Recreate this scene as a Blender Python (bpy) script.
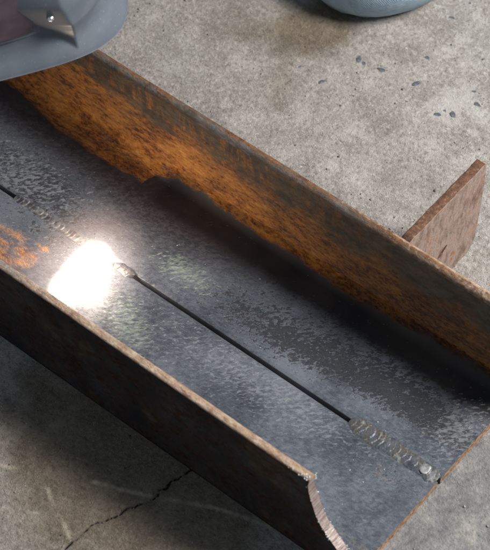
import bpy, bmesh, math, random
import numpy as np
from mathutils import Matrix, Vector

random.seed(7)
rng = np.random.default_rng(11)
sc = bpy.context.scene
for o in list(bpy.data.objects):
    bpy.data.objects.remove(o)
MM = 0.001

# ------------------------------------------------------------------ camera
F_PX = 2200.0                                   # focal length in photo pixels (490 wide)
RX, ROLL, RZ = (math.radians(a) for a in (36.79, -1.52, 40.75))
CAM = np.array([451.8, -633.4, 1412.3])         # millimetres
ROT = Matrix.Rotation(RZ, 3, 'Z') @ Matrix.Rotation(RX, 3, 'X') @ Matrix.Rotation(ROLL, 3, 'Z')
cd = bpy.data.cameras.new('camera')
cam = bpy.data.objects.new('camera', cd)
sc.collection.objects.link(cam)
cam.matrix_world = Matrix.Translation(Vector(CAM * MM)) @ ROT.to_4x4()
cd.sensor_fit = 'HORIZONTAL'; cd.sensor_width = 36.0
cd.lens = F_PX / 490.0 * 36.0
cd.clip_start = 0.05; cd.clip_end = 60.0
cd.dof.use_dof = True; cd.dof.focus_distance = 1.74; cd.dof.aperture_fstop = 16.0
sc.camera = cam

# ------------------------------------------------------------------ light
world = bpy.data.worlds.new('World'); sc.world = world; world.use_nodes = True
bg = world.node_tree.nodes['Background']
bg.inputs[0].default_value = (0.68, 0.84, 1.0, 1); bg.inputs[1].default_value = 0.31

def area_light(name, loc, target, size, power, col):
    l = bpy.data.lights.new(name, 'AREA'); l.shape = 'RECTANGLE'
    l.size, l.size_y = size; l.energy = power; l.color = col
    o = bpy.data.objects.new(name, l); sc.collection.objects.link(o)
    o.location = loc
    o.rotation_euler = (Vector(target) - Vector(loc)).to_track_quat('-Z', 'Y').to_euler()
    return o
# daylight coming in from the open side of the yard, high on the far right
area_light('daylight_opening', (0.85, 0.95, 1.45), (-0.2, 0.25, 0), (0.55, 0.50), 85, (1.0, 0.97, 0.92))

vs = sc.view_settings
vs.view_transform = 'Standard'; vs.look = 'None'; vs.gamma = 1; vs.use_curve_mapping = False
vs.exposure = 0.0
sc.render.engine = 'CYCLES'
sc.cycles.use_denoising = True
sc.cycles.max_bounces = 4; sc.cycles.diffuse_bounces = 2; sc.cycles.glossy_bounces = 2
sc.cycles.sample_clamp_indirect = 6.0

# ------------------------------------------------------------------ helpers
def at(px, py, **k):
    """photo pixel -> point (mm) on the plane x=, y= or z= that the thing touches"""
    d = np.array(ROT @ Vector(((px - 245) / F_PX, -(py - 275) / F_PX, -1)))
    (ax, v), = k.items(); i = 'xyz'.index(ax)
    return CAM + d * ((v - CAM[i]) / d[i])

def smooth(a, b, x):
    t = np.clip((x - a) / (b - a), 0, 1)
    return t * t * (3 - 2 * t)

_g = rng.random((64, 64))
def vnoise(x, y, s, octv=3, seed=0):
    """tiling value noise, roughly -1..1, s = feature size"""
    out = 0; amp = 1; tot = 0
    for o in range(octv):
        u = x / s + 13.7 * (o + 1) + seed * 7.31; v = y / s + 5.1 * (o + 1) + seed * 3.77
        iu = np.floor(u).astype(int); iv = np.floor(v).astype(int)
        fu = u - iu; fv = v - iv
        fu = fu * fu * (3 - 2 * fu); fv = fv * fv * (3 - 2 * fv)
        a = _g[iu % 64, iv % 64]; b = _g[(iu + 1) % 64, iv % 64]
        c = _g[iu % 64, (iv + 1) % 64]; d = _g[(iu + 1) % 64, (iv + 1) % 64]
        out = out + amp * ((a * (1 - fu) + b * fu) * (1 - fv) + (c * (1 - fu) + d * fu) * fv)
        tot += amp; amp *= 0.55; s = s * 0.5
    return out / tot * 2 - 1

def link(name, verts, faces, mats, parent=None, smooth_shade=True, attrs=None, mat_idx=None, scale=MM):
    me = bpy.data.meshes.new(name)
    v = np.asarray(verts, float) * scale
    me.from_pydata(v.tolist(), [], faces if isinstance(faces, list) else faces.tolist())
    for m in (mats if isinstance(mats, (list, tuple)) else [mats]):
        me.materials.append(m)
    if mat_idx is not None:
        me.polygons.foreach_set('material_index', np.asarray(mat_idx, dtype=np.int32))
    me.polygons.foreach_set('use_smooth', np.full(len(me.polygons), smooth_shade))
    for k, a in (attrs or {}).items():
        at_ = me.attributes.new(k, 'FLOAT', 'POINT')
        at_.data.foreach_set('value', np.asarray(a, dtype=np.float32))
    me.validate(); me.update()
    o = bpy.data.objects.new(name, me); sc.collection.objects.link(o)
    if parent: o.parent = parent
    return o

def tag(o, label, cat, group=None):
    o['label'] = label; o['category'] = cat
    if group: o['group'] = group
    return o

def empty(name, loc):
    o = bpy.data.objects.new(name, None); sc.collection.objects.link(o)
    o.location = loc; o.empty_display_size = 0.05
    return o

def attach(o, parent):
    """parent and keep world place (mesh data is in world millimetres)"""
    o.parent = parent
    o.matrix_parent_inverse = Matrix.Translation(-parent.location)
    return o

# ------------------------------------------------------------------ materials
class NT:
    def __init__(s, name):
        s.m = bpy.data.materials.new(name); s.m.use_nodes = True
        s.t = s.m.node_tree; s.t.nodes.clear()
        s.out = s.t.nodes.new('ShaderNodeOutputMaterial')
    def n(s, typ, **kw):
        nd = s.t.nodes.new(typ)
        for k, v in kw.items(): setattr(nd, k, v)
        return nd
    def put(s, sock, v):
        if isinstance(v, bpy.types.NodeSocket): s.t.links.new(v, sock)
        elif isinstance(v, (tuple, list)) and len(v) == 3 and sock.type == 'RGBA': sock.default_value = (*v, 1)
        else: sock.default_value = v
    def coord(s, scale=(1, 1, 1), rot=(0, 0, 0)):
        tc = s.n('ShaderNodeTexCoord'); mp = s.n('ShaderNodeMapping')
        s.t.links.new(tc.outputs['Object'], mp.inputs[0])
        mp.inputs['Scale'].default_value = scale; mp.inputs['Rotation'].default_value = rot
        return mp.outputs[0]
    def stretch(s, ang, k):
        tc = s.n('ShaderNodeTexCoord'); mp = s.n('ShaderNodeMapping', vector_type='TEXTURE')
        s.t.links.new(tc.outputs['Object'], mp.inputs[0])
        mp.inputs['Scale'].default_value = (k, 1, 1); mp.inputs['Rotation'].default_value = (0, 0, ang)
        return mp.outputs[0]
    def noise(s, vec, scale, detail=4, rough=0.55, dist=0.0):
        nd = s.n('ShaderNodeTexNoise'); s.put(nd.inputs['Vector'], vec)
        nd.inputs['Scale'].default_value = scale; nd.inputs['Detail'].default_value = detail
        nd.inputs['Roughness'].default_value = rough; nd.inputs['Distortion'].default_value = dist
        return nd.outputs['Fac']
    def voro(s, vec, scale, feature='F1'):
        nd = s.n('ShaderNodeTexVoronoi', feature=feature); s.put(nd.inputs['Vector'], vec)
        nd.inputs['Scale'].default_value = scale
        return nd.outputs['Distance']
    def attr(s, name):
        nd = s.n('ShaderNodeAttribute', attribute_name=name); return nd.outputs['Fac']
    def math(s, op, a, b=0.5, c=None):
        nd = s.n('ShaderNodeMath', operation=op); s.put(nd.inputs[0], a); s.put(nd.inputs[1], b)
        if c is not None: s.put(nd.inputs[2], c)
        return nd.outputs[0]
    def step(s, v, a, b, lo=0.0, hi=1.0):
        nd = s.n('ShaderNodeMapRange', interpolation_type='SMOOTHSTEP'); s.put(nd.inputs[0], v)
        for i, x in enumerate((a, b, lo, hi)): s.put(nd.inputs[i + 1], x)
        return nd.outputs[0]
    def mix(s, f, a, b):
        nd = s.n('ShaderNodeMix', data_type='RGBA'); s.put(nd.inputs[0], f)
        s.put(nd.inputs[6], a); s.put(nd.inputs[7], b); return nd.outputs[2]
    def ramp(s, v, stops):
        nd = s.n('ShaderNodeValToRGB'); s.put(nd.inputs[0], v); e = nd.color_ramp.elements
        while len(e) < len(stops): e.new(0.5)
        for el, (p, c) in zip(e, stops): el.position = p; el.color = (*c, 1)
        return nd.outputs[0]
    def bump(s, h, dist, strength=1.0, prev=None):
        nd = s.n('ShaderNodeBump'); s.put(nd.inputs['Height'], h)
        nd.inputs['Distance'].default_value = dist; nd.inputs['Strength'].default_value = strength
        if prev is not None: s.put(nd.inputs['Normal'], prev)
        return nd.outputs[0]
    def bsdf(s, color, rough, metal=0.0, normal=None, spec=0.5, **kw):
        b = s.n('ShaderNodeBsdfPrincipled')
        s.put(b.inputs['Base Color'], color); s.put(b.inputs['Roughness'], rough); s.put(b.inputs['Metallic'], metal)
        s.put(b.inputs['Specular IOR Level'], spec)
        if normal is not None: s.put(b.inputs['Normal'], normal)
        for k, v in kw.items(): s.put(b.inputs[k], v)
        s.t.links.new(b.outputs[0], s.out.inputs['Surface'])
        return s.m

def mat_steel():
    """mill-scaled angle bar: blue-grey scale, dark flaking patches, rust where the bar carries it"""
    s = NT('mill_scale_steel')
    p = s.coord()
    ps = s.stretch(0.62, 1.5)
    big = s.noise(p, 16, 3)
    lace = s.noise(ps, 330, 6, 0.68, 0.5)
    lace2 = s.noise(s.stretch(0.75, 2.4), 480, 5, 0.68, 0.4)
    fine = s.noise(p, 1400, 3, 0.6)
    grain = s.noise(s.coord((0.15, 1, 1)), 900, 3, 0.6)
    # grey body
    body = s.ramp(s.math('ADD', s.math('MULTIPLY', big, 0.5), s.math('ADD', s.math('MULTIPLY', lace, 0.3), s.math('MULTIPLY', fine, 0.2))),
                  [(0.38, (0.036, 0.041, 0.054)), (0.48, (0.070, 0.079, 0.098)), (0.59, (0.135, 0.148, 0.175))])
    body = s.mix(s.step(grain, 0.45, 0.75, 0, 0.22), body, (0.22, 0.225, 0.235))
    # dark flakes
    dk = s.attr('dark')
    comb = s.math('ADD', s.math('MULTIPLY', lace, 0.6), s.math('MULTIPLY', lace2, 0.4))
    thr = s.math('SUBTRACT', 0.74, s.math('MULTIPLY', dk, 0.36))
    dmask = s.step(comb, s.math('SUBTRACT', thr, 0.025), s.math('ADD', thr, 0.028))
    dcol = s.ramp(fine, [(0.3, (0.016, 0.0165, 0.020)), (0.7, (0.036, 0.037, 0.044))])
    col = s.mix(s.math('MULTIPLY', dmask, 0.9), body, dcol)
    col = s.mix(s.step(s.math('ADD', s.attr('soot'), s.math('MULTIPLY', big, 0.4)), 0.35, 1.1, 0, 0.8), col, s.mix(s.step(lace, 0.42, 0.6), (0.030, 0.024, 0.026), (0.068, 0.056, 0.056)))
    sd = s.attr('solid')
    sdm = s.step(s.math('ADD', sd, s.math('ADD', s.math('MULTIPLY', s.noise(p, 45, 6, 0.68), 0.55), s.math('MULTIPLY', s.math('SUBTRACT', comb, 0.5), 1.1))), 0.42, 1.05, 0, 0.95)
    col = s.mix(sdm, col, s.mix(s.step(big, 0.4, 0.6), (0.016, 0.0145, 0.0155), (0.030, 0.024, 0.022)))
    # pale lacy oxide
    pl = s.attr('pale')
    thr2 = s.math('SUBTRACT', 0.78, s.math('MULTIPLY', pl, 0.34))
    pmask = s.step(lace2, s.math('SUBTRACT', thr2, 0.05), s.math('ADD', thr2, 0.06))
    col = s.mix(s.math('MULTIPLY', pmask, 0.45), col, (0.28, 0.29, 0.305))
    gr = s.attr('green_glint')  # pale green highlights beside the arc, painted into the steel colour
    gthr = s.math('SUBTRACT', 0.82, s.math('MULTIPLY', gr, 0.36))
    gmask = s.step(lace2, s.math('SUBTRACT', gthr, 0.10), s.math('ADD', gthr, 0.12))
    col = s.mix(s.math('MULTIPLY', gmask, 0.55), col, (0.27, 0.33, 0.26))
    # brown film
    fm = s.attr('film')
    fcol = s.ramp(s.noise(s.coord((0.6, 1, 1)), 110, 6, 0.7), [(0.3, (0.028, 0.020, 0.014)), (0.48, (0.075, 0.056, 0.036)), (0.62, (0.115, 0.088, 0.058)), (0.78, (0.17, 0.115, 0.065))])
    fmask = s.step(s.math('ADD', fm, s.math('MULTIPLY', s.noise(p, 90, 5, 0.6), 0.6)), 0.62, 0.95)
    col = s.mix(fmask, col, fcol)
    # rust
    ru = s.attr('rust')
    rn = s.noise(s.coord((0.55, 1, 1)), 85, 8, 0.72, 0.25)
    drip = s.noise(s.coord((1.0, 1.0, 0.16)), 190, 4, 0.65)
    rv = s.math('ADD', ru, s.math('MULTIPLY', rn, 1.0))
    dripm = s.math('MULTIPLY', s.step(drip, 0.42, 0.68, 0, 0.75), s.step(s.math('ADD', s.attr('drip'), s.math('MULTIPLY', rn, 0.6)), 0.55, 0.95))
    rmask = s.math('MAXIMUM', s.step(rv, 0.80, 1.12), dripm)
    rcn = s.noise(s.coord((0.55, 1, 1)), 400, 6, 0.75)
    rdeep = s.noise(s.coord((0.22, 1, 1)), 70, 6, 0.7)
    rcol = s.ramp(s.math('ADD', s.math('MULTIPLY', rcn, 0.55), s.math('MULTIPLY', s.noise(s.coord((0.45, 1, 1)), 120, 5, 0.7), 0.45)), [(0.35, (0.026, 0.010, 0.005)), (0.43, (0.17, 0.056, 0.013)), (0.49, (0.40, 0.145, 0.026)), (0.57, (0.54, 0.235, 0.048)), (0.68, (0.66, 0.38, 0.13))])
    rcol = s.mix(s.step(rdeep, 0.47, 0.66, 0, 0.62), rcol, s.mix(s.step(rcn, 0.42, 0.6), (0.035, 0.014, 0.008), (0.13, 0.048, 0.016)))
    rcol = s.mix(s.attr('brown'), rcol, s.mix(s.step(rcn, 0.42, 0.62), (0.022, 0.010, 0.007), (0.105, 0.040, 0.016)))
    col = s.mix(rmask, col, rcol)
    # tan worn toe
    tn = s.attr('tan')
    tcol = s.ramp(s.noise(s.coord((0.4, 1, 1)), 260, 7, 0.75), [(0.3, (0.13, 0.07, 0.04)), (0.46, (0.36, 0.23, 0.145)), (0.66, (0.58, 0.46, 0.35))])
    tmask = s.step(s.math('ADD', tn, s.math('MULTIPLY', s.noise(p, 260, 5, 0.65), 0.6)), 0.66, 0.95)
    col = s.mix(tmask, col, tcol)
    cover = s.math('MAXIMUM', rmask, s.math('MAXIMUM', s.math('MULTIPLY', tmask, 0.8), s.math('MULTIPLY', fmask, 0.75)))
    rough = s.math('ADD', s.step(lace, 0.3, 0.7, 0.27, 0.46), s.math('MULTIPLY', cover, 0.40))
    rough = s.math('ADD', rough, s.math('MULTIPLY', sdm, 0.25))
    metal = s.math('MULTIPLY', s.math('SUBTRACT', 1.0, s.math('MAXIMUM', cover, sdm)), 0.3)
    h = s.math('ADD', s.math('MULTIPLY', dmask, -0.35), s.math('ADD', s.math('MULTIPLY', fine, 0.10), s.math('MULTIPLY', lace, 0.25)))
    b1 = s.bump(h, 0.0004, 0.7)
    b2 = s.bump(s.math('MULTIPLY', cover, s.math('ADD', s.math('SUBTRACT', rcn, 0.5), s.math('MULTIPLY', s.math('SUBTRACT', rn, 0.5), 1.2))), 0.0026, 1.0, b1)
    return s.bsdf(col, rough, metal, b2, s.math('SUBTRACT', 0.5, s.math('MULTIPLY', sdm, 0.38)))

def mat_cut(name, c0, c1, stripe=True, metal=0.4):
    s = NT(name)
    v = s.noise(s.coord((1, 0.12, 1)), 520, 4, 0.6)
    w = s.noise(s.coord(), 300, 4, 0.6)
    col = s.mix(s.step(v if stripe else w, 0.35, 0.65), c0, c1)
    col = s.mix(s.step(w, 0.55, 0.72, 0, 0.6), col, (0.06, 0.035, 0.028))
    return s.bsdf(col, s.step(w, 0.3, 0.7, 0.35, 0.6), metal, s.bump(v, 0.001, 0.8), 0.5)

def mat_gusset():
    s = NT('rusty_gusset_steel')
    p = s.coord((1, 0.35, 0.9), (0.75, 0, 0))
    st = s.noise(s.coord((1, 1.0, 0.5), (0.55, 0, 0)), 120, 7, 0.72)
    w = s.noise(s.coord(), 55, 5, 0.62)
    col = s.ramp(st, [(0.30, (0.085, 0.050, 0.036)), (0.44, (0.19, 0.125, 0.10)), (0.55, (0.27, 0.205, 0.18)), (0.66, (0.24, 0.115, 0.055))])
    col = s.mix(s.step(w, 0.56, 0.75, 0, 0.55), col, (0.30, 0.15, 0.075))
    e = s.attr('edge')
    ec = s.ramp(s.noise(s.coord(), 300, 6, 0.7), [(0.35, (0.045, 0.02, 0.012)), (0.58, (0.125, 0.058, 0.032)), (0.78, (0.32, 0.22, 0.14))])
    col = s.mix(e, col, ec)
    return s.bsdf(col, 0.72, 0.1, s.bump(s.noise(s.coord(), 600, 5, 0.7), 0.0008, 0.8), 0.4)

def mat_concrete():
    s = NT('worn_concrete')
    p = s.coord()
    big = s.noise(p, 5.5, 4, 0.6, 0.4)
    mid = s.noise(p, 34, 5, 0.62, 0.3)
    sm = s.noise(p, 260, 5, 0.7)
    fine = s.noise(p, 900, 4, 0.7)
    col = s.ramp(mid, [(0.30, (0.19, 0.172, 0.155)), (0.44, (0.245, 0.225, 0.207)), (0.56, (0.295, 0.275, 0.256)), (0.72, (0.39, 0.37, 0.348))])
    col = s.mix(s.step(big, 0.40, 0.68, 0.0, 0.45), col, (0.20, 0.188, 0.178))
    col = s.mix(s.step(sm, 0.52, 0.64, 0, 0.5), col, (0.45, 0.425, 0.40))
    col = s.mix(s.step(sm, 0.46, 0.36, 0, 0.6), col, (0.115, 0.097, 0.080))
    col = s.mix(s.step(fine, 0.56, 0.68, 0, 0.5), col, (0.56, 0.53, 0.50))
    col = s.mix(s.step(fine, 0.44, 0.33, 0, 0.55), col, (0.075, 0.062, 0.050))
    vor = s.voro(p, 210)
    spk = s.math('MULTIPLY', s.step(vor, 0.17, 0.12), s.step(s.noise(p, 60, 3), 0.52, 0.62))
    col = s.mix(s.math('MULTIPLY', spk, 0.7), col, (0.52, 0.49, 0.45))
    pits = s.math('MULTIPLY', s.step(s.voro(s.coord((1, 1, 1), (0, 0, 0.7)), 85), 0.085, 0.05), s.step(s.noise(p, 23, 3), 0.50, 0.58))
    col = s.mix(s.math('MULTIPLY', pits, 0.85), col, (0.05, 0.043, 0.038))
    # worn patches, stains together with painted light falloff, bluish tone, marks
    lt = s.attr('light_patch')
    lm = s.step(s.math('ADD', lt, s.math('MULTIPLY', s.noise(p, 48, 7, 0.72), 1.5)), 1.0, 1.22, 0, 0.45)
    col = s.mix(lm, col, (0.45, 0.43, 0.41))
    scf = s.math('MULTIPLY', s.step(s.noise(s.stretch(0.4, 1.8), 62, 7, 0.74), 0.60, 0.66), s.step(s.noise(p, 13, 3), 0.46, 0.60))
    col = s.mix(s.math('MULTIPLY', scf, 0.55), col, (0.52, 0.50, 0.475))
    stain_falloff = s.attr('stain_falloff')
    om = s.step(s.math('ADD', stain_falloff, s.math('MULTIPLY', s.noise(p, 38, 5, 0.65), 0.6)), 0.50, 1.05, 0, 0.85)
    mulc = s.n('ShaderNodeMix', data_type='RGBA', blend_type='MULTIPLY')
    s.put(mulc.inputs[0], om); s.put(mulc.inputs[6], col); mulc.inputs[7].default_value = (0.42, 0.34, 0.24, 1)
    col = mulc.outputs[2]
    blu = s.attr('blue')
    bm_ = s.step(s.math('ADD', blu, s.math('MULTIPLY', s.noise(p, 30, 5, 0.65), 0.6)), 0.55, 1.0, 0, 0.75)
    bn = s.math('ADD', s.math('MULTIPLY', s.noise(p, 36, 7, 0.72, 0.4), 0.75), s.math('MULTIPLY', sm, 0.25))
    col = s.mix(bm_, col, s.ramp(bn, [(0.36, (0.062, 0.066, 0.076)), (0.46, (0.118, 0.122, 0.132)), (0.54, (0.18, 0.176, 0.176)), (0.64, (0.31, 0.29, 0.27))]))
    mk = s.attr('mark')
    col = s.mix(s.math('MULTIPLY', mk, s.step(sm, 0.3, 0.6, 0.3, 0.8)), col, (0.36, 0.31, 0.24))
    ck = s.attr('crack')
    col = s.mix(s.step(ck, 0.25, 0.7), col, (0.012, 0.010, 0.009))
    h = s.math('ADD', s.math('MULTIPLY', sm, 0.7), s.math('ADD', s.math('MULTIPLY', fine, 0.45), s.math('MULTIPLY', pits, -0.8)))
    nb = s.bump(h, 0.0030, 0.85)
    return s.bsdf(col, 0.86, 0, nb, 0.35)

def mat_plain(name, c0, c1, scale, rough, metal=0.0, bump=0.0005, spec=0.5):
    s = NT(name); v = s.noise(s.coord(), scale, 5, 0.65)
    return s.bsdf(s.mix(s.step(v, 0.35, 0.65), c0, c1), rough, metal, s.bump(v, bump, 0.6), spec)

def mat_weld():
    s = NT('weld_metal')
    p = s.coord()
    v = s.noise(p, 95, 5, 0.6, 0.5); w = s.noise(p, 500, 3, 0.5)
    col = s.ramp(v, [(0.3, (0.045, 0.05, 0.06)), (0.47, (0.09, 0.099, 0.115)), (0.57, (0.07, 0.062, 0.05)), (0.68, (0.16, 0.168, 0.18))])
    return s.bsdf(col, s.step(v, 0.3, 0.7, 0.40, 0.62), 0.4, s.bump(w, 0.0009, 0.7), 0.4)

def mat_denim():
    s = NT('denim')
    p = s.coord((1, 1, 1), (0.5, 0.6, 0.3))
    tw = s.n('ShaderNodeTexWave', wave_type='BANDS'); s.put(tw.inputs['Vector'], p)
    tw.inputs['Scale'].default_value = 190; tw.inputs['Distortion'].default_value = 1.5
    tw.inputs['Detail'].default_value = 2
    f = s.noise(s.coord(), 14, 4, 0.6); g = s.noise(s.coord((1, .25, 1)), 300, 4, 0.6)
    col = s.ramp(f, [(0.3, (0.22, 0.34, 0.45)), (0.6, (0.34, 0.47, 0.57)), (0.8, (0.48, 0.59, 0.67))])
    col = s.mix(s.math('MULTIPLY', tw.outputs['Fac'], 0.5), col, (0.58, 0.68, 0.74))
    col = s.mix(s.step(g, 0.4, 0.7, 0, 0.4), col, (0.15, 0.24, 0.34))
    return s.bsdf(col, 0.9, 0, s.bump(tw.outputs['Fac'], 0.0006, 0.6), 0.2)

def mat_helmet():
    s = NT('grey_helmet_shell')
    v = s.noise(s.coord(), 500, 4, 0.6); b = s.noise(s.coord(), 30, 3)
    col = s.mix(s.step(b, 0.35, 0.65), (0.085, 0.10, 0.122), (0.105, 0.12, 0.142))
    col = s.mix(s.step(v, 0.6, 0.75, 0, 0.25), col, (0.34, 0.36, 0.38))
    return s.bsdf(col, s.step(b, 0.3, 0.7, 0.38, 0.46), 0.0, s.bump(v, 0.0002, 0.25), 0.16)

M_STEEL = mat_steel()
M_CUT = mat_cut('flame_cut_face', (0.19, 0.135, 0.12), (0.36, 0.30, 0.28))
M_END = mat_cut('rusty_sawn_end', (0.13, 0.062, 0.03), (0.40, 0.25, 0.15), False, 0.1)
M_GUS = mat_gusset()
M_CON = mat_concrete()
M_WELD = mat_weld()
M_OLD = mat_plain('sooty_weld', (0.030, 0.029, 0.033), (0.13, 0.13, 0.138), 170, 0.5, 0.2, 0.0012)
M_SLAG = mat_plain('silver_slag', (0.20, 0.205, 0.21), (0.55, 0.56, 0.57), 400, 0.38, 0.6)
M_CRATER = mat_plain('pale_weld_crater', (0.12, 0.125, 0.135), (0.30, 0.30, 0.30), 160, 0.45, 0.4)
M_STONE = mat_plain('blue_grey_stone', (0.035, 0.042, 0.055), (0.095, 0.105, 0.12), 300, 0.7, 0, 0.001)
M_MORTAR = mat_plain('pale_mortar', (0.24, 0.205, 0.17), (0.42, 0.37, 0.31), 120, 0.9, 0, 0.001)
M_DENIM = mat_denim()
M_JACKET = mat_plain('dark_work_jacket', (0.035, 0.035, 0.04), (0.06, 0.055, 0.06), 60, 0.9)
M_BOOT = mat_plain('black_boot_leather', (0.02, 0.018, 0.016), (0.045, 0.04, 0.035), 60, 0.55)
M_GLOVE = mat_plain('tan_leather_glove', (0.28, 0.19, 0.11), (0.38, 0.28, 0.18), 80, 0.8)
M_SKIN = mat_plain('skin', (0.42, 0.25, 0.17), (0.48, 0.30, 0.21), 60, 0.55)
M_HELM = mat_helmet()
M_LENS = mat_plain('dark_violet_lens', (0.035, 0.022, 0.035), (0.065, 0.045, 0.062), 40, 0.3)

# ------------------------------------------------------------------ concrete floor (one sheet)
def axis(lo, hi, stepmm, far):
    core = np.arange(lo, hi + 0.1, stepmm)
    out = []; d = stepmm; x = 0
    while x < far:
        d *= 1.35; x += d; out.append(x)
    out = np.array(out)
    return np.concatenate([core[0] - out[::-1], core, core[-1] + out])

def polyline_dist(X, Y, pts):
    best = np.full(X.shape, 1e9)
    for (a, b) in zip(pts[:-1], pts[1:]):
        dx, dy = b[0] - a[0], b[1] - a[1]
        t = np.clip(((X - a[0]) * dx + (Y - a[1]) * dy) / (dx * dx + dy * dy), 0, 1)
        best = np.minimum(best, np.hypot(X - a[0] - t * dx, Y - a[1] - t * dy))
    return best

def gp(px, py): return at(px, py, z=0)[:2]
def blob(X, Y, px, py, r, z=0.0):
    c = at(px, py, z=z); return np.exp(-((X - c[0]) ** 2 + (Y - c[1]) ** 2) / (2 * r * r))

def build_floor():
    xs = axis(-640, 110, 1.5, 6000); ys = axis(-190, 580, 1.5, 6000)
    X, Y = np.meshgrid(xs, ys, indexing='ij')
    Z = 0.35 * vnoise(X, Y, 60, 2, 1) + 0.22 * vnoise(X, Y, 9, 3, 2)
    Z -= 0.6
    cp = [gp(*q) for q in ((58, 556), (66, 548), (75, 541), (84, 532), (95, 524), (103, 521), (112, 514), (118, 513), (126, 508), (133, 507), (141, 501),
                           (149, 500), (156, 496), (160, 491), (166, 487), (171, 481), (178, 477), (186, 472), (197, 462))]
    wob = 2.6 * vnoise(X, Y, 8, 3, 5)
    d = polyline_dist(X + wob, Y - wob, cp)
    wid = -0.15 + 0.8 * vnoise(X, Y, 11, 3, 9)
    crack = 1 - smooth(wid * 0.5, wid * 0.5 + 1.35, d)
    Z = Z - 3.0 * crack
    mark = np.zeros_like(X)
    for pts, w in ((((92, 481), (110, 486), (150, 496), (185, 502), (215, 508), (245, 517), (272, 527)), 2.2),
                   (((47, 488), (52, 500), (58, 513), (64, 525), (70, 537)), 2.0), (((-6, 463), (8, 466), (17, 467)), 2.4),
                   (((-4, 505), (20, 510), (40, 513)), 1.2)):
        dd = polyline_dist(X + 1.2 * vnoise(X, Y, 12, 2, 4), Y, [gp(*q) for q in pts])
        mark = np.maximum(mark, (1 - smooth(w * 0.3, w * 1.15, dd)) * smooth(-.5, .3, vnoise(X, Y, 10, 3, 14)))
    light = 0.75 * sum(a * blob(X, Y, *q) for a, q in ((.38, (430, 115, 22)), (.5, (470, 105, 26)), (.45, (365, 70, 14)), (.5, (462, 48, 22)),
                                                (.4, (355, 125, 16)), (.45, (345, 175, 22)), (.4, (240, 115, 22)), (.4, (135, 45, 18)), (.3, (300, 105, 18)), (.55, (480, 452, 10)), (.35, (440, 540, 16)), (.35, (485, 490, 14))))
    stain_falloff = sum(a * blob(X, Y, *q) for a, q in ((.55, (300, 35, 28)), (.5, (280, 95, 22)), (.6, (330, 22, 22)), (.45, (230, 20, 30)), (.35, (410, 175, 25)),
                                              (.6, (60, 400, 55)), (.5, (130, 480, 50)), (.6, (210, 530, 55)), (.32, (30, 540, 70))))  # lower-left blobs: dirt plus light falloff painted into the floor colour
    blue = sum(a * blob(X, Y, *q) for a, q in ((.95, (440, 515, 34)), (.9, (475, 480, 30)), (.75, (410, 560, 30)), (.35, (450, 205, 24)), (.3, (390, 175, 24))))
    # faces of the grid
    n0, n1 = X.shape
    idx = np.arange(n0 * n1).reshape(n0, n1)
    f = np.stack([idx[:-1, :-1], idx[1:, :-1], idx[1:, 1:], idx[:-1, 1:]], -1).reshape(-1, 4)
    o = link('ground', np.stack([X, Y, Z], -1).reshape(-1, 3), f, M_CON, attrs=dict(crack=crack.ravel(), mark=mark.ravel(),
             light_patch=light.ravel(), stain_falloff=stain_falloff.ravel(), blue=blue.ravel()))
    o['kind'] = 'structure'; o['label'] = 'worn brown-grey concrete floor with a dark crack and pale scuffs'
    return o
build_floor()

# ------------------------------------------------------------------ channel made of two angle bars
W, H, T = 212.0, 100.0, 8.0
GAP = 4.0
channel = empty('steel_channel', (-0.3, 0.106, 0.0))
tag(channel, 'long rusty steel channel of two angle bars tacked together, open side up', 'steel channel')

def bar_section():
    """(inner, outer) point pairs from the toe of the upright leg to the seam edge"""
    inn, out = [], []
    R = 12.0
    for z in np.linspace(H, T + R, 42):
        inn.append((T, z)); out.append((0, z))
    for a in np.linspace(math.pi, 1.5 * math.pi, 15)[1:]:
        inn.append((T + R + R * math.cos(a), T + R + R * math.sin(a)))
    no = len(inn) - len(out)
    path = np.linspace(0, 2 * (T + R), no + 1)[1:]
    for q in path:
        c = T + R
        out.append((0.0 if q <= c else q - c, c - q if q <= c else 0.0))
    for y in np.linspace(T + R, (W - GAP) / 2, 44)[1:]:
        inn.append((y, T)); out.append((y, 0))
    return np.array(inn), np.array(out)

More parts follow.
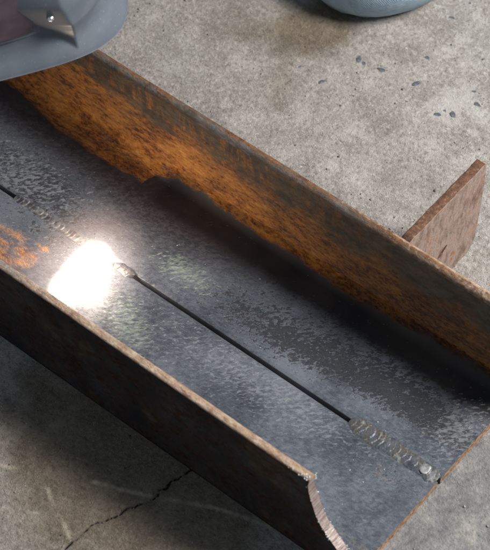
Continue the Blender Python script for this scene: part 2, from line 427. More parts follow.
def build_bar(far):
    inn, out = bar_section(); N = len(inn); K = 9
    ks = np.linspace(0, 1, K)                     # 0 = inner face, 1 = outer face
    P = inn[:, None, :] * (1 - ks)[None, :, None] + out[:, None, :] * ks[None, :, None]
    # rounded toe: inner corner generous, outer corner tight
    drop = np.where(ks < 0.5, 4.2 * (1 - np.sqrt(1 - np.clip((0.5 - ks) / 0.5, 0, 1) ** 2)), 1.3 * np.clip((ks - 0.8) / 0.2, 0, 1) ** 2)
    P[0, :, 1] -= drop
    for i in range(1, 4):
        P[i, :, 1] = np.minimum(P[i, :, 1], P[0, :, 1] - 0.35 * i)
    # seam edge slightly eased on top
    P[-1, 0, 1] -= 0.9; P[-1, 1, 0] += 0.2; P[-1, 0, 0] -= 0.6
    ring = [(i, 0) for i in range(N)] + [(N - 1, k) for k in range(1, K - 1)] + [(i, K - 1) for i in range(N - 1, -1, -1)] + [(0, k) for k in range(K - 2, 0, -1)]
    rid = {q: n for n, q in enumerate(ring)}
    M = len(ring)
    YZ = np.array([P[i, k] for i, k in ring])
    def xend(y, z, k):
        if far:
            return np.where(z > 9, 22.0, 0.0) * smooth(9, 30, z) + 0 * y
        zs = [0, 8, 12, 20, 31, 42, 50, 62, 75, 84, 92, 100]
        xv = [0, 0, -0.6, -4.5, -12.5, -22.5, -29, -34.5, -38, -40.5, -41.2, -40]
        return np.interp(z, zs, xv)
    X0 = -700.0
    NX = 351
    ts = np.linspace(0, 1, NX)
    xe = xend(YZ[:, 0], YZ[:, 1], 0)
    Xg = X0 + (xe[None, :] - X0) * ts[:, None]
    Yg = np.repeat(YZ[None, :, 0], NX, 0); Zg = np.repeat(YZ[None, :, 1], NX, 0)
    # hand-cut ends are never true
    sw = smooth(-14, 0, Xg - xe[None, :])
    sarc = np.arange(M)[None, :] * 2.0
    Xg = Xg + sw * (0.45 * vnoise(Zg * 1.0, Yg * 0.25, 5, 3, 3))
    # rolled surface waviness, pitting and nibbled toe
    toe = np.array([1.0 if (i == 0) else (0.6 if i < 3 else 0.0) for i, k in ring])[None, :]
    Zg = Zg + toe * (0.30 * vnoise(Xg, Yg * 2, 7, 3, 6 + far) + 0.35 * vnoise(Xg, Yg * 0, 45, 2, 8 + far))
    innr = np.array([k == 0 for i, k in ring])
    flat = np.array([k == 0 and i > 60 for i, k in ring])[None, :]
    Zg = Zg + flat * 0.16 * vnoise(Xg, Yg, 11, 3, 12 + far)
    wallr = np.array([k == 0 and 2 < i < 42 for i, k in ring])[None, :]
    Yg = Yg + wallr * 0.22 * vnoise(Xg, Zg, 8, 3, 15 + far)
    Yw = W - Yg if far else Yg
    verts = [np.stack([Xg, Yw, Zg], -1).reshape(-1, 3)]
    idx = np.arange(NX * M).reshape(NX, M)
    nxt = np.roll(idx, -1, axis=1)
    f = np.stack([idx[:-1], idx[1:], nxt[1:], nxt[:-1]], -1).reshape(-1, 4)
    if not far: f = f[:, ::-1]
    faces = f.tolist(); mi = [0] * len(faces)
    # caps
    base = NX * M
    for end, row in ((0, 0), (1, NX - 1)):
        loc = {}
        pts = []
        for i in range(N):
            for k in range(K):
                y, z = P[i, k]; xx = X0 if end == 0 else float(xend(np.array(y), np.array(z), k))
                if (i, k) in rid:
                    q = verts[0][row * M + rid[(i, k)]]
                    xx = q[0]
                    z = q[2]
                loc[(i, k)] = base + len(pts)
                rough = 0 if (i, k) in rid else 0.35 * math.sin(z * 1.7 + y * .3) * (z > 9) + 0.25 * (rng.random() - .5)
                pts.append((xx + (rough if end else 0), W - y if far else y, z))
        verts.append(np.array(pts)); base += len(pts)
        for i in range(N - 1):
            for k in range(K - 1):
                q = [loc[(i, k)], loc[(i + 1, k)], loc[(i + 1, k + 1)], loc[(i, k + 1)]]
                if (end == 1) != far: q = q[::-1]
                faces.append(q); mi.append((1 if i < 50 and not far else 2))
    V = np.concatenate(verts)
    x, z = V[:, 0], V[:, 2]; y = V[:, 1]
    n_ = len(V); kk = np.zeros(n_); ii = np.zeros(n_)
    kk[:NX * M] = np.tile(np.array([k / (K - 1) for i, k in ring]), NX)
    ii[:NX * M] = np.tile(np.array([i for i, k in ring]), NX)
    inner = (kk < 0.05) & (np.arange(n_) < NX * M)
    outer = (kk > 0.95)
    onbase = inner & (ii > 52)
    wall = inner & (ii <= 58)
    toe = (ii < 1) & (np.arange(n_) < NX * M)
    A = {a: np.zeros(n_) for a in ('rust', 'dark', 'solid', 'pale', 'green_glint', 'film', 'tan', 'brown', 'drip', 'soot')}
    def g(cx, cy, rx, ry): return np.exp(-((x - cx) / rx) ** 2 / 2 - ((y - cy) / ry) ** 2 / 2)
    nb = vnoise(x, y + z, 40, 3, 21)
    if far:
        # upright leg: orange rust low down, brown film above, drips under the toe
        zz = z + 12 * nb + 7 * vnoise(x, z * 1.5, 13, 3, 23)
        left = 1 - smooth(-200, -90, x)
        A['rust'] = np.where(wall, 0.46 * (1 - smooth(30, 92, zz)) + 0.27, 0.0)
        A['rust'] *= np.where(wall, 0.9 + 0.1 * left, 1)
        A['drip'] = np.where(wall, 0.75 * smooth(66, 82, z) * (0.5 + .5 * left), 0)
        A['film'] = np.where(wall, 0.75, 0.0)
        A['brown'] = np.where(wall, 0.06 + 0.62 * smooth(-270, -90, x) + 0.25 * nb + 0.2 * smooth(50, 80, z), 0)
        # rust lying on the flat leg, ending abruptly
        yb = np.interp(x, [-700, -505, -460, -435, -360, -357, -340, -272, -218, -175, -108, -27, 30],
                       [188, 192, 183, 180, 181.5, 194, 202, 201, 199, 196.5, 199, 203, 204]) + 2.2 * vnoise(x, y * 0, 30, 3, 31) + 1.0 * vnoise(x, y, 6, 3, 33)
        onfl = inner & (ii > 41)
        A['rust'] = np.where(onfl, np.where(y > yb, 0.55, 0.0) * (1 - 0.3 * smooth(-200, -40, x)), A['rust'])
        A['rust'] = np.where(onfl, 0.62 * smooth(-6.0, 4.5, y - yb), A['rust'])
        A['brown'] = np.where(onfl, np.clip(0.10 + 0.60 * smooth(-270, -90, x) + 0.40 * (1 - smooth(-4, 10, y - yb)), 0, 1), A['brown'])
        A['film'] = np.where(onfl, 0.12 * smooth(150, 190, y), A['film'])
        flatm = onbase
        A['dark'] = np.where(flatm, 0.40 + 0.46 * g(-165, 134, 75, 14) + 0.40 * g(-40, 146, 55, 14) + 0.50 * g(-430, 125, 50, 22) + .2 * g(-100, 165, 90, 14)
                             - 0.42 * g(-62, 119, 48, 8) - .10 * g(-300, 150, 70, 25), 0)
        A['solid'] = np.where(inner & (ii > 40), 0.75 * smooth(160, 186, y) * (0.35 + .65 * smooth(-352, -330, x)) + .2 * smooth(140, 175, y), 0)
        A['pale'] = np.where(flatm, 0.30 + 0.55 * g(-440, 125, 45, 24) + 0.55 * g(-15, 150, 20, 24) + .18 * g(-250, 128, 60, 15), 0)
        A['green_glint'] = np.where(flatm, 0.95 * g(-272, 134, 30, 15), 0)
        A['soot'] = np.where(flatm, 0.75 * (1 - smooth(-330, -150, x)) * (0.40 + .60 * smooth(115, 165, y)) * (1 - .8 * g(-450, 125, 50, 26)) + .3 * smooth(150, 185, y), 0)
        A['tan'] = np.where(toe, 0.18 + 0.28 * smooth(-250, -40, x) + 0.15 * (kk > 0.7), 0)
        A['film'] = np.where(toe, 0.55, A['film']); A['rust'] = np.where(toe, 0.40 + .12 * (kk > .6), A['rust']); A['brown'] = np.where(toe, .65, A['brown'])
        A['rust'] = np.where(outer, 0.35, A['rust']); A['film'] = np.where(outer, .5, A['film'])
    else:
        flatm = onbase
        A['dark'] = np.where(flatm, 0.30 + 0.30 * g(-400, 95, 50, 14) + 0.18 * g(-170, 92, 80, 12) + 0.25 * g(-30, 85, 26, 9) - .2 * g(-90, 40, 60, 22), 0)
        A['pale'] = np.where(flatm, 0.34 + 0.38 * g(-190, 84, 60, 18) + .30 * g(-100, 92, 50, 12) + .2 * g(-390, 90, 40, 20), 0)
        A['green_glint'] = np.where(flatm, 0.85 * g(-266, 62, 30, 16) + .5 * g(-295, 84, 20, 12), 0)
        A['soot'] = np.where(flatm, 0.30 * (1 - smooth(-360, -300, x)), 0)
        A['rust'] = np.where(flatm, 0.40 * np.exp(-(np.maximum(np.abs(x + 398) - 22, 0) / 8) ** 2 - (np.maximum(np.abs(y - 66) - 14, 0) / 6) ** 2)
                             + 0.34 * g(-38, 82, 14, 6), 0.0)
        A['brown'] = np.where(flatm, np.where(x > -200, .75, 0.0), 0)
        A['tan'] = np.where(toe, 0.60 - 0.18 * (1 - smooth(-390, -270, x)), 0)
        A['solid'] = np.where(outer & (ii < 56), 0.74 + .15 * vnoise(x, z, 50, 3, 46), 0); A['film'] = np.where(outer, .34 + .3 * vnoise(x, z, 35, 3, 44), A['film']); A['rust'] = np.where(outer, 0.40, A['rust']); A['brown'] = np.where(outer, 1.0, A['brown'])
        A['film'] = np.where(wall, 0.4, A['film']); A['rust'] = np.where(wall & ~flatm, .2, A['rust'])
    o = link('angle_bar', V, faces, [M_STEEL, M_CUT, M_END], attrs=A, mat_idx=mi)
    attach(o, channel)
    o['label'] = 'angle bar whose upright leg is coated in orange rust' if far else 'dark angle bar with flame-cut curved end'
    return o
bar_near = build_bar(False)
bar_far = build_bar(True)

# ---- tack welds along the seam
YS = W / 2
def bead(x0, x1, halfw, height, pitch, seed, zbase=T, mat=M_WELD, name='tack_weld'):
    nx = int((x1 - x0) / 0.45); ny = 37
    u = np.linspace(x0, x1, nx); v = np.linspace(-1, 1, ny)
    X, V_ = np.meshgrid(u, v, indexing='ij')
    ends = np.sqrt(np.clip(np.minimum((X - x0) / (halfw * 0.9), 1), 0, 1)) * np.sqrt(np.clip(np.minimum((x1 - X) / (halfw * 0.8), 1), 0, 1))
    w = halfw * (1 + 0.24 * vnoise(X, V_ * 0, 15, 2, seed) + 0.16 * vnoise(X, V_ * 3, 4.5, 2, seed + 1)) * (0.25 + 0.75 * ends)
    Yc = YS + 1.3 * vnoise(X, V_ * 0, 24, 2, seed + 2)
    ph = (X + 0.75 * halfw * V_ ** 2 + 3.2 * vnoise(X, V_ * 4, 12, 2, seed + 3)) / pitch
    saw = (ph - np.floor(ph))
    prof = np.clip(1 - V_ ** 2, 0, 1) ** 0.95
    Z = zbase - 0.6 + (height * prof * (0.35 + 0.65 * ends) * (1 + 0.18 * vnoise(X, V_ * 5, 9, 2, seed + 4)) + prof * (0.6 + .75 * vnoise(X, V_ * 3, 12, 2, seed + 9)) * (saw - 0.4) * ends)
    Z[:, 0] = zbase - 0.9; Z[:, -1] = zbase - 0.9
    idx = np.arange(nx * ny).reshape(nx, ny)
    f = np.stack([idx[:-1, :-1], idx[1:, :-1], idx[1:, 1:], idx[:-1, 1:]], -1).reshape(-1, 4)
    o = link(name, np.stack([X, Yc + V_ * w, Z], -1).reshape(-1, 3), f, mat)
    return attach(o, channel)
tack = bead(-84, -1, 8.6, 1.9, 5.2, 40)
tack['label'] = 'rippled silver tack weld closing the seam near the open end'

def lump(c, r, seed, squash=0.6, sub=2):
    bm = bmesh.new(); bmesh.ops.create_icosphere(bm, subdivisions=sub, radius=1.0)
    vs_ = np.array([v.co[:] for v in bm.verts]); fs = [[v.index for v in f.verts] for f in bm.faces]; bm.free()
    k = 1 + (0.22 if sub != 1 else 0.5) * vnoise(vs_[:, 0] * 3 + vs_[:, 2], vs_[:, 1] * 3, 1.3, 2, seed)
    vs_ = vs_ * k[:, None] * r; vs_[:, 2] *= squash
    return vs_ + np.array(c), fs

v, f = lump((-13.5, YS + 0.4, T + 1.3), 4.6, 3, 0.16, 3)
cr = link('weld_crater', v, f, M_CRATER); attach(cr, channel); cr['label'] = 'smooth pale crater that ends the tack weld'
tack2 = bead(-322, -302, 5.4, 2.6, 4.5, 60)
tack2['label'] = 'small shiny tack weld beside the arc'

done = bead(-432, -338, 5.6, 0.9, 4.8, 80, mat=M_OLD, name='weld_bead')
done['label'] = 'dull sooty finished weld bead filling the seam behind the arc'

def joined(name, lumps, mat, parent=None):
    V, Fc = [], []; b = 0
    for v, f in lumps:
        V.append(v); Fc += [[q + b for q in t] for t in f]; b += len(v)
    o = link(name, np.concatenate(V), Fc, mat)
    if parent: attach(o, parent)
    return o
# slag clinging to the flame-cut edge
L = []
zs = [0, 8, 12, 20, 31, 42, 50, 62, 75, 84, 92, 100]
xv = [0, 0, -0.6, -4.5, -12.5, -22.5, -29, -34.5, -38, -40.5, -41.2, -40]
for i in range(52):
    z = random.choice([random.uniform(12, 100), random.uniform(20, 48), random.uniform(90, 99)])
    side = random.random() < 0.62
    x = np.interp(z, zs, xv)
    L.append(lump((x - random.uniform(0, 1.2), (T + 0.3 if side else -0.2) + random.uniform(-.4, .4), z), random.uniform(0.35, 1.15), i, random.uniform(.6, 1.2), 1))
for i in range(26):                                   # spatter creeping back along the toe
    x = -41 - abs(random.gauss(0, 9)); L.append(lump((x, random.uniform(-.6, 3.5), H - .2), random.uniform(.3, .9), i + 100, .6, 1))
sl = joined('slag', L, M_SLAG, channel); sl['kind'] = 'stuff'
# weld spatter on the web
L = []
for i in range(34):
    if i < 18: x, y = random.gauss(-45, 28), random.gauss(95, 26)
    else: x, y = random.gauss(-300, 60), random.gauss(105, 40)
    if not (24 < y < 186 and x < -2): continue
    L.append(lump((x, y, T + .1), random.uniform(.25, .7), i, .6, 1))
sp = joined('spatter', L, M_SLAG, channel); sp['kind'] = 'stuff'

# ---- gusset plate on the outside of the far leg
def build_gusset():
    x1, th = -112.0, 8.5
    y0, y1 = W + 0.3, 312.0
    outl = [(y0, 99.0), (y0, 0.2), (y1 - 16, 0.2), (y1 - 7, 9), (y1 - 5, 24), (y1 - 2, 62), (y1 - .5, 97), (y1 - 3, 100.5)]
    for i in range(1, 14):                           # torch-cut, slightly ragged top edge
        t = i / 14; outl.append((y1 - 3 + (y0 - y1 + 3) * t, 100.2 - 0.8 * t + 0.7 * math.sin(i * 2.3) * math.sin(i * .9)))
    hole = []
    cy, cz = 258.5, 39.5
    for i in range(14):
        a = 2 * math.pi * i / 14
        p_, q_ = 6.8 * math.cos(a), 2.3 * math.sin(a) * (1 - .35 * math.cos(a))
        hole.append((cy + p_ * math.cos(.55) - q_ * math.sin(.55), cz + p_ * math.sin(.55) + q_ * math.cos(.55)))
    cu = bpy.data.curves.new('tmp', 'CURVE'); cu.dimensions = '2D'; cu.fill_mode = 'BOTH'
    for pts in (outl, hole):
        s = cu.splines.new('POLY'); s.points.add(len(pts) - 1); s.use_cyclic_u = True
        for q, (a, b) in zip(s.points, pts): q.co = (a * MM, b * MM, 0, 1)
    cu.extrude = th / 2 * MM - 0.0008; cu.bevel_depth = 0.0008; cu.bevel_resolution = 1; cu.offset = -0.0008
    tmp = bpy.data.objects.new('tmp', cu); sc.collection.objects.link(tmp)
    dg = bpy.context.evaluated_depsgraph_get()
    me = bpy.data.meshes.new_from_object(tmp.evaluated_get(dg))
    bpy.data.objects.remove(tmp); bpy.data.curves.remove(cu)
    bm = bmesh.new(); bm.from_mesh(me)
    bmesh.ops.remove_doubles(bm, verts=bm.verts, dist=1e-6)
    bmesh.ops.triangulate(bm, faces=bm.faces)
    for v in bm.verts:                                # curve (u,v,n) -> world (n,u,v)
        a, b, c = v.co; v.co = (x1 * MM - th / 2 * MM + c, a, b)
    bmesh.ops.recalc_face_normals(bm, faces=bm.faces)
    # separate the rim so that it carries its own darker rust
    bm.normal_update()
    rim = [f for f in bm.faces if abs(f.normal.x) < 0.5]
    bmesh.ops.split(bm, geom=rim)
    bm.verts.ensure_lookup_table()
    bm.normal_update()
    ed = [1.0 if v.link_faces and all(abs(f.normal.x) < 0.5 for f in v.link_faces) else 0.0 for v in bm.verts]
    me2 = bpy.data.meshes.new('gusset_plate'); bm.to_mesh(me2); bm.free()
    at_ = me2.attributes.new('edge', 'FLOAT', 'POINT'); at_.data.foreach_set('value', ed)
    me2.materials.append(M_GUS)
    o = bpy.data.objects.new('gusset_plate', me2); sc.collection.objects.link(o)
    attach(o, channel); o['label'] = 'pinkish rusty plate standing out from the rusted leg, with a small slot'
    return o
build_gusset()

# ------------------------------------------------------------------ the arc
def build_arc():
    a = np.array([-336.0, 97.0, 10.0]); b = np.array([-332, 60.0, 11.0])
    mid = (a + b) / 2
    root = empty('welding_arc', tuple(mid * MM * np.array([1, 1, 0]) + np.array([0, 0, T * MM])))
    tag(root, 'blinding white welding arc burning on the seam inside the channel', 'welding arc')
    R = 78.0
    s = NT('arc_plasma_glare')
    tc = s.n('ShaderNodeTexCoord')
    ax = Vector((b - a) * MM); Ln = ax.length; axn = ax.normalized()
    sub = s.n('ShaderNodeVectorMath', operation='SUBTRACT'); s.t.links.new(tc.outputs['Object'], sub.inputs[0]); sub.inputs[1].default_value = tuple(a * MM)
    dot = s.n('ShaderNodeVectorMath', operation='DOT_PRODUCT'); s.t.links.new(sub.outputs[0], dot.inputs[0]); dot.inputs[1].default_value = axn
    tcl = s.n('ShaderNodeClamp'); s.t.links.new(dot.outputs['Value'], tcl.inputs[0]); tcl.inputs[1].default_value = 0; tcl.inputs[2].default_value = Ln
    sc_ = s.n('ShaderNodeVectorMath', operation='SCALE'); sc_.inputs[0].default_value = axn; s.t.links.new(tcl.outputs[0], sc_.inputs['Scale'])
    d2 = s.n('ShaderNodeVectorMath', operation='DISTANCE'); s.t.links.new(sub.outputs[0], d2.inputs[0]); s.t.links.new(sc_.outputs[0], d2.inputs[1])
    dist = d2.outputs['Value']
    core = s.step(dist, 0.0185, 0.006, 0, 190)
    x = s.math('DIVIDE', dist, 0.024)
    halo = s.math('MULTIPLY', s.math('POWER', 2.718, s.math('MULTIPLY', s.math('MULTIPLY', x, x), -0.5)), 11.0)  # glare around the arc, built as a faint glowing volume
    fade = s.step(dist, 0.060, 0.03)
    st = s.math('ADD', core, s.math('MULTIPLY', halo, fade))
    colr = s.mix(s.step(dist, 0.012, 0.034), (1.0, 0.88, 0.76), (1.0, 0.66, 0.50))
    em = s.n('ShaderNodeEmission'); s.put(em.inputs[0], colr); s.put(em.inputs[1], st)
    s.t.links.new(em.outputs[0], s.out.inputs['Volume'])
    try: s.m.cycles.volume_step_rate = 0.48
    except Exception: pass
    bm = bmesh.new(); bmesh.ops.create_icosphere(bm, subdivisions=4, radius=1)
    vv = np.array([v.co[:] for v in bm.verts]); ff = [[v.index for v in f.verts] for f in bm.faces]; bm.free()
    vv = vv * np.array([64, 64 + Ln * 500, 64]) + mid
    g = link('arc_glow', vv, ff, s.m); attach(g, root)
    l = bpy.data.lights.new('arc_light', 'POINT'); l.energy = 0.5; l.color = (1.0, 0.80, 0.62); l.shadow_soft_size = 0.012
    lo = bpy.data.objects.new('arc_light', l); sc.collection.objects.link(lo); lo.location = tuple((a * .75 + b * .25 + np.array([0, 0, 18])) * MM)
    lo.parent = root; lo.matrix_parent_inverse = Matrix.Translation(-root.location)
    return root
build_arc()

# ------------------------------------------------------------------ small things on the floor
def chip(px, py, r, seed, squash, mat, name, stretch=1.0, ang=0.0, sub=2):
    c = at(px, py, z=0)
    v, f = lump((0, 0, 0), r, seed, squash, sub)
    v[:, 0] *= stretch
    q = v[:, 0].copy(); v[:, 0] = q * math.cos(ang) - v[:, 1] * math.sin(ang); v[:, 1] = q * math.sin(ang) + v[:, 1] * math.cos(ang)
    v[:, 2] -= v[:, 2].min() + 0.5
    o = link(name, v, f, mat, smooth_shade=False)
    o.location = (c[0] * MM, c[1] * MM, -0.0005)
    return o
STONES = [(359, 59, 4.2), (364, 63, 2.6), (381, 69, 3.4), (322, 81, 3.8), (416, 83, 4.2), (427, 57, 2.8), (437, 114, 3.2), (453, 114, 3.9), (477, 104, 3.4),
          (474, 91, 2.3), (445, 110, 2.1), (300, 66, 2.0), (341, 141, 2.0), (406, 101, 1.9), (452, 17, 2.4), (484, 45, 2.2), (470, 3, 2.6)]
for i, (px, py, r) in enumerate(STONES):
    o = chip(px, py, r * 0.72, i * 3, 0.16, M_STONE, 'stone_chip', random.uniform(1.0, 1.9), random.uniform(0, 3), 1)
    tag(o, 'small blue-grey stone chip on the pale concrete', 'stone chip', 'stone chips scattered on the concrete')
L = []
for i in range(420):
    px, py = random.uniform(-20, 510), random.uniform(-20, 570)
    c = at(px, py, z=0)
    if -8 < c[1] < W + 8 and c[0] < 4: continue
    L.append(lump((c[0], c[1], -.2), random.choice((.35, .45, .6, .9)) * random.uniform(.8, 1.4), i, .6, 1))
gr_ = joined('grit', L, mat_plain('floor_grit', (0.06, 0.05, 0.045), (0.34, 0.31, 0.28), 40, 0.85)); gr_['kind'] = 'stuff'; gr_['label'] = 'fine grit and crumbs lying over the concrete floor'; gr_['category'] = 'grit'
# ------------------------------------------------------------------ welder
def build_person():
    J = {}
    def j(n, x, y, z, r, r2=None): J[n] = (x, y, z, r, r2 or r)
    j('pelvis', -520, 800, 260, 130, 115); j('belly', -500, 690, 330, 125, 110); j('chest', -470, 520, 440, 145, 120); j('upper', -455, 400, 490, 120, 95)
    j('neck', -462, 300, 450, 58); j('head', -476, 190, 395, 78, 85); j('crown', -482, 130, 360, 70, 80)
    for s, n in ((1, 'l'), (-1, 'r')):
        cx = -520
        kx = -349 if s > 0 else -740
        j(n + 'hip', cx + s * 95, 800, 235, 92); j(n + 'mid', (cx + s * 95 + kx) / 2, 640, 165, 84); j(n + 'knee', kx, 462, 26, 96, 80)
        j(n + 'shin', kx + s * 5, 640, 36, 62); j(n + 'ankle', kx + s * 5, 830, 40, 46); j(n + 'toe', kx + s * 5, 930, 34, 38)
        j(n + 'shoulder', -455 + s * 170, 430, 470, 70); j(n + 'elbow', -455 + s * 215, 660, 330, 48); j(n + 'wrist', kx + s * 10, 585, 235, 34); j(n + 'palm', kx - s * 5, 540, 210, 36, 22)
    E_ = [('pelvis', 'belly'), ('belly', 'chest'), ('chest', 'upper'), ('upper', 'neck'), ('neck', 'head'), ('head', 'crown')]
    for n in 'lr':
        E_ += [('pelvis', n + 'hip'), (n + 'hip', n + 'mid'), (n + 'mid', n + 'knee'), (n + 'knee', n + 'shin'), (n + 'shin', n + 'ankle'), (n + 'ankle', n + 'toe'),
               ('upper', n + 'shoulder'), (n + 'shoulder', n + 'elbow'), (n + 'elbow', n + 'wrist'), (n + 'wrist', n + 'palm')]
        px, py, pz = J[n + 'palm'][:3]
        for k, (dx, ln) in enumerate(((-24, 62), (-8, 74), (8, 70), (24, 56))):
            j(f'{n}f{k}a', px + dx, py - 26, pz - 4, 10); j(f'{n}f{k}b', px + dx * 1.15, py - 26 - ln * .5, pz - 26, 9.5); j(f'{n}f{k}c', px + dx * 1.2, py - 26 - ln * .75, pz - 58, 8.5)
            E_ += [(n + 'palm', f'{n}f{k}a'), (f'{n}f{k}a', f'{n}f{k}b'), (f'{n}f{k}b', f'{n}f{k}c')]
        sg = -1 if n == 'l' else 1
        j(n + 'ta', px + sg * 40, py + 8, pz - 10, 11); j(n + 'tb', px + sg * 56, py - 24, pz - 28, 9.5)
        E_ += [(n + 'palm', n + 'ta'), (n + 'ta', n + 'tb')]
    names = list(J); ix = {n: i for i, n in enumerate(names)}
    me = bpy.data.meshes.new('person')
    me.from_pydata([[c * MM for c in J[n][:3]] for n in names], [(ix[a], ix[b]) for a, b in E_], [])
    tmp = bpy.data.objects.new('tmp_body', me); sc.collection.objects.link(tmp)
    sk = tmp.modifiers.new('skin', 'SKIN'); sk.use_smooth_shade = True; sk.branch_smoothing = 0.6
    for i, n in enumerate(names):
        d = me.skin_vertices[0].data[i]; d.radius = (J[n][3] * MM, J[n][4] * MM); d.use_root = (n == 'pelvis')
    ss = tmp.modifiers.new('sub', 'SUBSURF'); ss.levels = 3; ss.render_levels = 3
    dg = bpy.context.evaluated_depsgraph_get()
    out = bpy.data.meshes.new_from_object(tmp.evaluated_get(dg))
    bpy.data.objects.remove(tmp)
    out.materials.clear()
    for m in (M_JACKET, M_DENIM, M_BOOT, M_GLOVE, M_SKIN): out.materials.append(m)
    def kind(a, b):
        e = {a, b}
        if e & {'neck', 'head', 'crown'} and 'upper' not in e: return 4
        if any(q[1:] in ('ankle',) for q in e) and any(q[1:] == 'toe' for q in e): return 2
        if any('palm' in q or (len(q) > 2 and q[1] in 'ft' and q[0] in 'lr' and q not in ('lfoot',) and q[1:] in ('ta', 'tb')) or q[1:3] in ('f0', 'f1', 'f2', 'f3') for q in e): return 3
        if any(q[1:] in ('hip', 'mid', 'knee', 'shin', 'ankle') for q in e): return 1
        return 0
    segs = [(np.array(J[a][:3]), np.array(J[b][:3]), (J[a][3] + J[b][3]) / 2, kind(a, b)) for a, b in E_]
    n_ = len(out.polygons); c = np.zeros(n_ * 3); out.polygons.foreach_get('center', c); c = c.reshape(-1, 3) / MM
    best = np.full(n_, 1e9); lab = np.zeros(n_, int)
    for a, b, r, k in segs:
        ab = b - a; t = np.clip(((c - a) @ ab) / (ab @ ab), 0, 1)
        d = np.linalg.norm(c - a - t[:, None] * ab, axis=1) / r
        m = d < best; best[m] = d[m]; lab[m] = k
    out.polygons.foreach_set('material_index', lab.astype(np.int32))
    out.polygons.foreach_set('use_smooth', np.ones(n_, bool))
    # fold cloth a little
    nv = len(out.vertices); co = np.zeros(nv * 3); out.vertices.foreach_get('co', co); co = co.reshape(-1, 3)
    nr = np.zeros(nv * 3); out.vertices.foreach_get('normal', nr); nr = nr.reshape(-1, 3)
    mmv = co / MM
    co += nr * (2.2 * vnoise(mmv[:, 0] + mmv[:, 2], mmv[:, 1], 38, 2, 50) * MM)[:, None]
    co[:, 2] = np.maximum(co[:, 2], -0.0008 + 0.0003 * vnoise(mmv[:, 0], mmv[:, 1], 20, 2, 3))
    out.vertices.foreach_set('co', co.ravel()); out.update(); out.name = 'person'
    o = bpy.data.objects.new('person', out); sc.collection.objects.link(o)
    tag(o, 'person in faded blue jeans kneeling on the concrete behind the channel', 'person')
    return o
build_person()

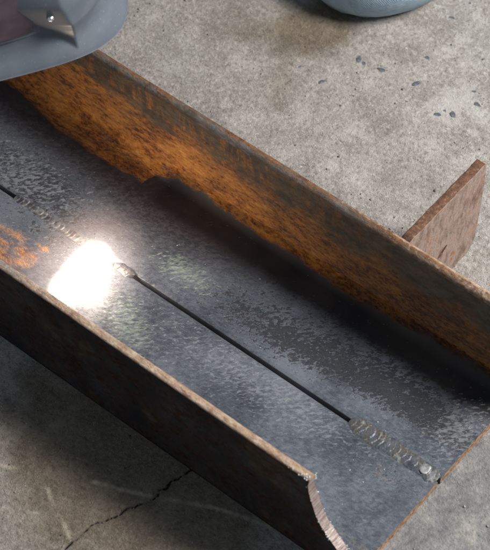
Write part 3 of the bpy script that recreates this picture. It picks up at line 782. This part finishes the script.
def build_helmet():
    C = np.array([-480.0, 116.0, 230.0])
    Fw = np.array([0.85, -0.53, 0]); Fw /= np.linalg.norm(Fw)
    Rt = np.array([-Fw[1], Fw[0], 0])
    A_, B_ = 123.0, 120.0
    us = np.radians(np.linspace(-115, 115, 321)); zs_ = np.concatenate([np.linspace(0, 90, 76), np.linspace(93, 262, 44)])
    U, Zh = np.meshgrid(us, zs_, indexing='ij')
    e = 0.48
    sx = np.sign(np.sin(U)) * np.abs(np.sin(U)) ** e; cy = np.sign(np.cos(U)) * np.abs(np.cos(U)) ** e
    k = np.interp(Zh, [0, 4, 9, 14, 19, 24, 31, 90, 150, 190, 220, 240, 255, 262], [1, .992, .975, .955, .937, .925, .916, .91, .90, .86, .75, .60, .36, .06])
    x = A_ * sx * k; y = B_ * cy * k
    # moulded cheek wedge
    def wedge(sgn):
        l = x * sgn; h = Zh - 7; hp = np.clip(h, 0, 60)
        lr = 70 - 0.25 * hp; ll = 70 - 0.95 * hp - 1e-6; lR = 70 + 0.75 * hp + 1e-6
        t = np.where(l < lr, (l - ll) / (lr - ll + 1e-6), (lR - l) / (lR - lr + 1e-6))
        return np.clip(t, 0, 1) * np.minimum(hp * 0.42, 15) * (h > 0) * (np.cos(U) > -.2) * (1 - smooth(60, 120, Zh))
    wd = wedge(1) + wedge(-1)
    nx_, ny_ = np.sin(U), np.cos(U)
    x = x + nx_ * wd; y = y + ny_ * wd
    tilt = math.radians(-4)
    y2 = y * math.cos(tilt) - Zh * math.sin(tilt); z2 = y * math.sin(tilt) * -0 + Zh
    Pn = C + x[..., None] * Rt + y2[..., None] * Fw + np.stack([0 * x, 0 * x, z2], -1)
    thick = 0.965
    Pi = C + (x * thick)[..., None] * Rt + (y2 * thick)[..., None] * Fw + np.stack([0 * x, 0 * x, z2 * 0.985 + 0.4], -1)
    n0, n1 = U.shape; idx = np.arange(n0 * n1).reshape(n0, n1); off = n0 * n1
    fo = np.stack([idx[:-1, :-1], idx[1:, :-1], idx[1:, 1:], idx[:-1, 1:]], -1).reshape(-1, 4)
    fi = fo[:, ::-1] + off
    rims = []
    for line in (idx[:, 0], idx[:, -1], idx[0, :], idx[-1, :]):
        rims.append(np.stack([line[:-1], line[1:], line[1:] + off, line[:-1] + off], -1))
    root = empty('welding_helmet', tuple(C * MM))
    tag(root, 'grey moulded welding helmet with pointed cheek, leaning over the channel', 'welding helmet')
    o = link('shell', np.concatenate([Pn.reshape(-1, 3), Pi.reshape(-1, 3)]), np.concatenate([fo, fi] + rims), M_HELM)
    attach(o, root)
    # viewing lens and its frame across the front
    def panel(x0, x1, z0, z1, push, depth, name, mat, r=6):
        n = 24; m = 14
        gx, gz = np.meshgrid(np.linspace(x0, x1, n), np.linspace(z0, z1, m), indexing='ij')
        yy = 120 * .915 * np.sqrt(np.clip(1 - (np.abs(gx) / 118) ** 3.2, 0, 1)) + push + gz * 0.07
        P1 = C + gx[..., None] * Rt + yy[..., None] * Fw + np.stack([0 * gx, 0 * gx, gz], -1)
        P2 = P1 - depth * Fw
        i_ = np.arange(n * m).reshape(n, m); of = n * m
        a_ = np.stack([i_[:-1, :-1], i_[1:, :-1], i_[1:, 1:], i_[:-1, 1:]], -1).reshape(-1, 4)
        rr = [np.stack([l[:-1], l[1:], l[1:] + of, l[:-1] + of], -1) for l in (i_[:, 0], i_[:, -1], i_[0, :], i_[-1, :])]
        q = link(name, np.concatenate([P1.reshape(-1, 3), P2.reshape(-1, 3)]), np.concatenate([a_, a_[:, ::-1] + of] + rr), mat, smooth_shade=False)
        return attach(q, root)
    panel(-50, 44, 32, 140, 3, 9, 'lens_frame', M_HELM)
    panel(-45, 39, 37, 132, 5, 6, 'lens', M_LENS)
    # polished bead added for a bright arc glint, placed on the moulded surface
    q = (Pn.reshape(-1, 3) - CAM) @ np.array(ROT)
    pxy = np.stack([245 + F_PX * q[:, 0] / -q[:, 2], 275 - F_PX * q[:, 1] / -q[:, 2]], 1)
    near = np.where(np.hypot(pxy[:, 0] - 49, pxy[:, 1] - 21) < 4)[0]
    pos = Pn.reshape(-1, 3)[near[(-q[near, 2]).argmin()]]
    v, f = lump(tuple(pos), 2.6, 1, 0.9, 3)
    attach(link('glint_bead', v, f, mat_plain('glint_bead_metal', (0.85, 0.87, 0.88), (0.92, 0.93, 0.93), 300, 0.18, 1.0, 0.0)), root)
    return root
build_helmet()
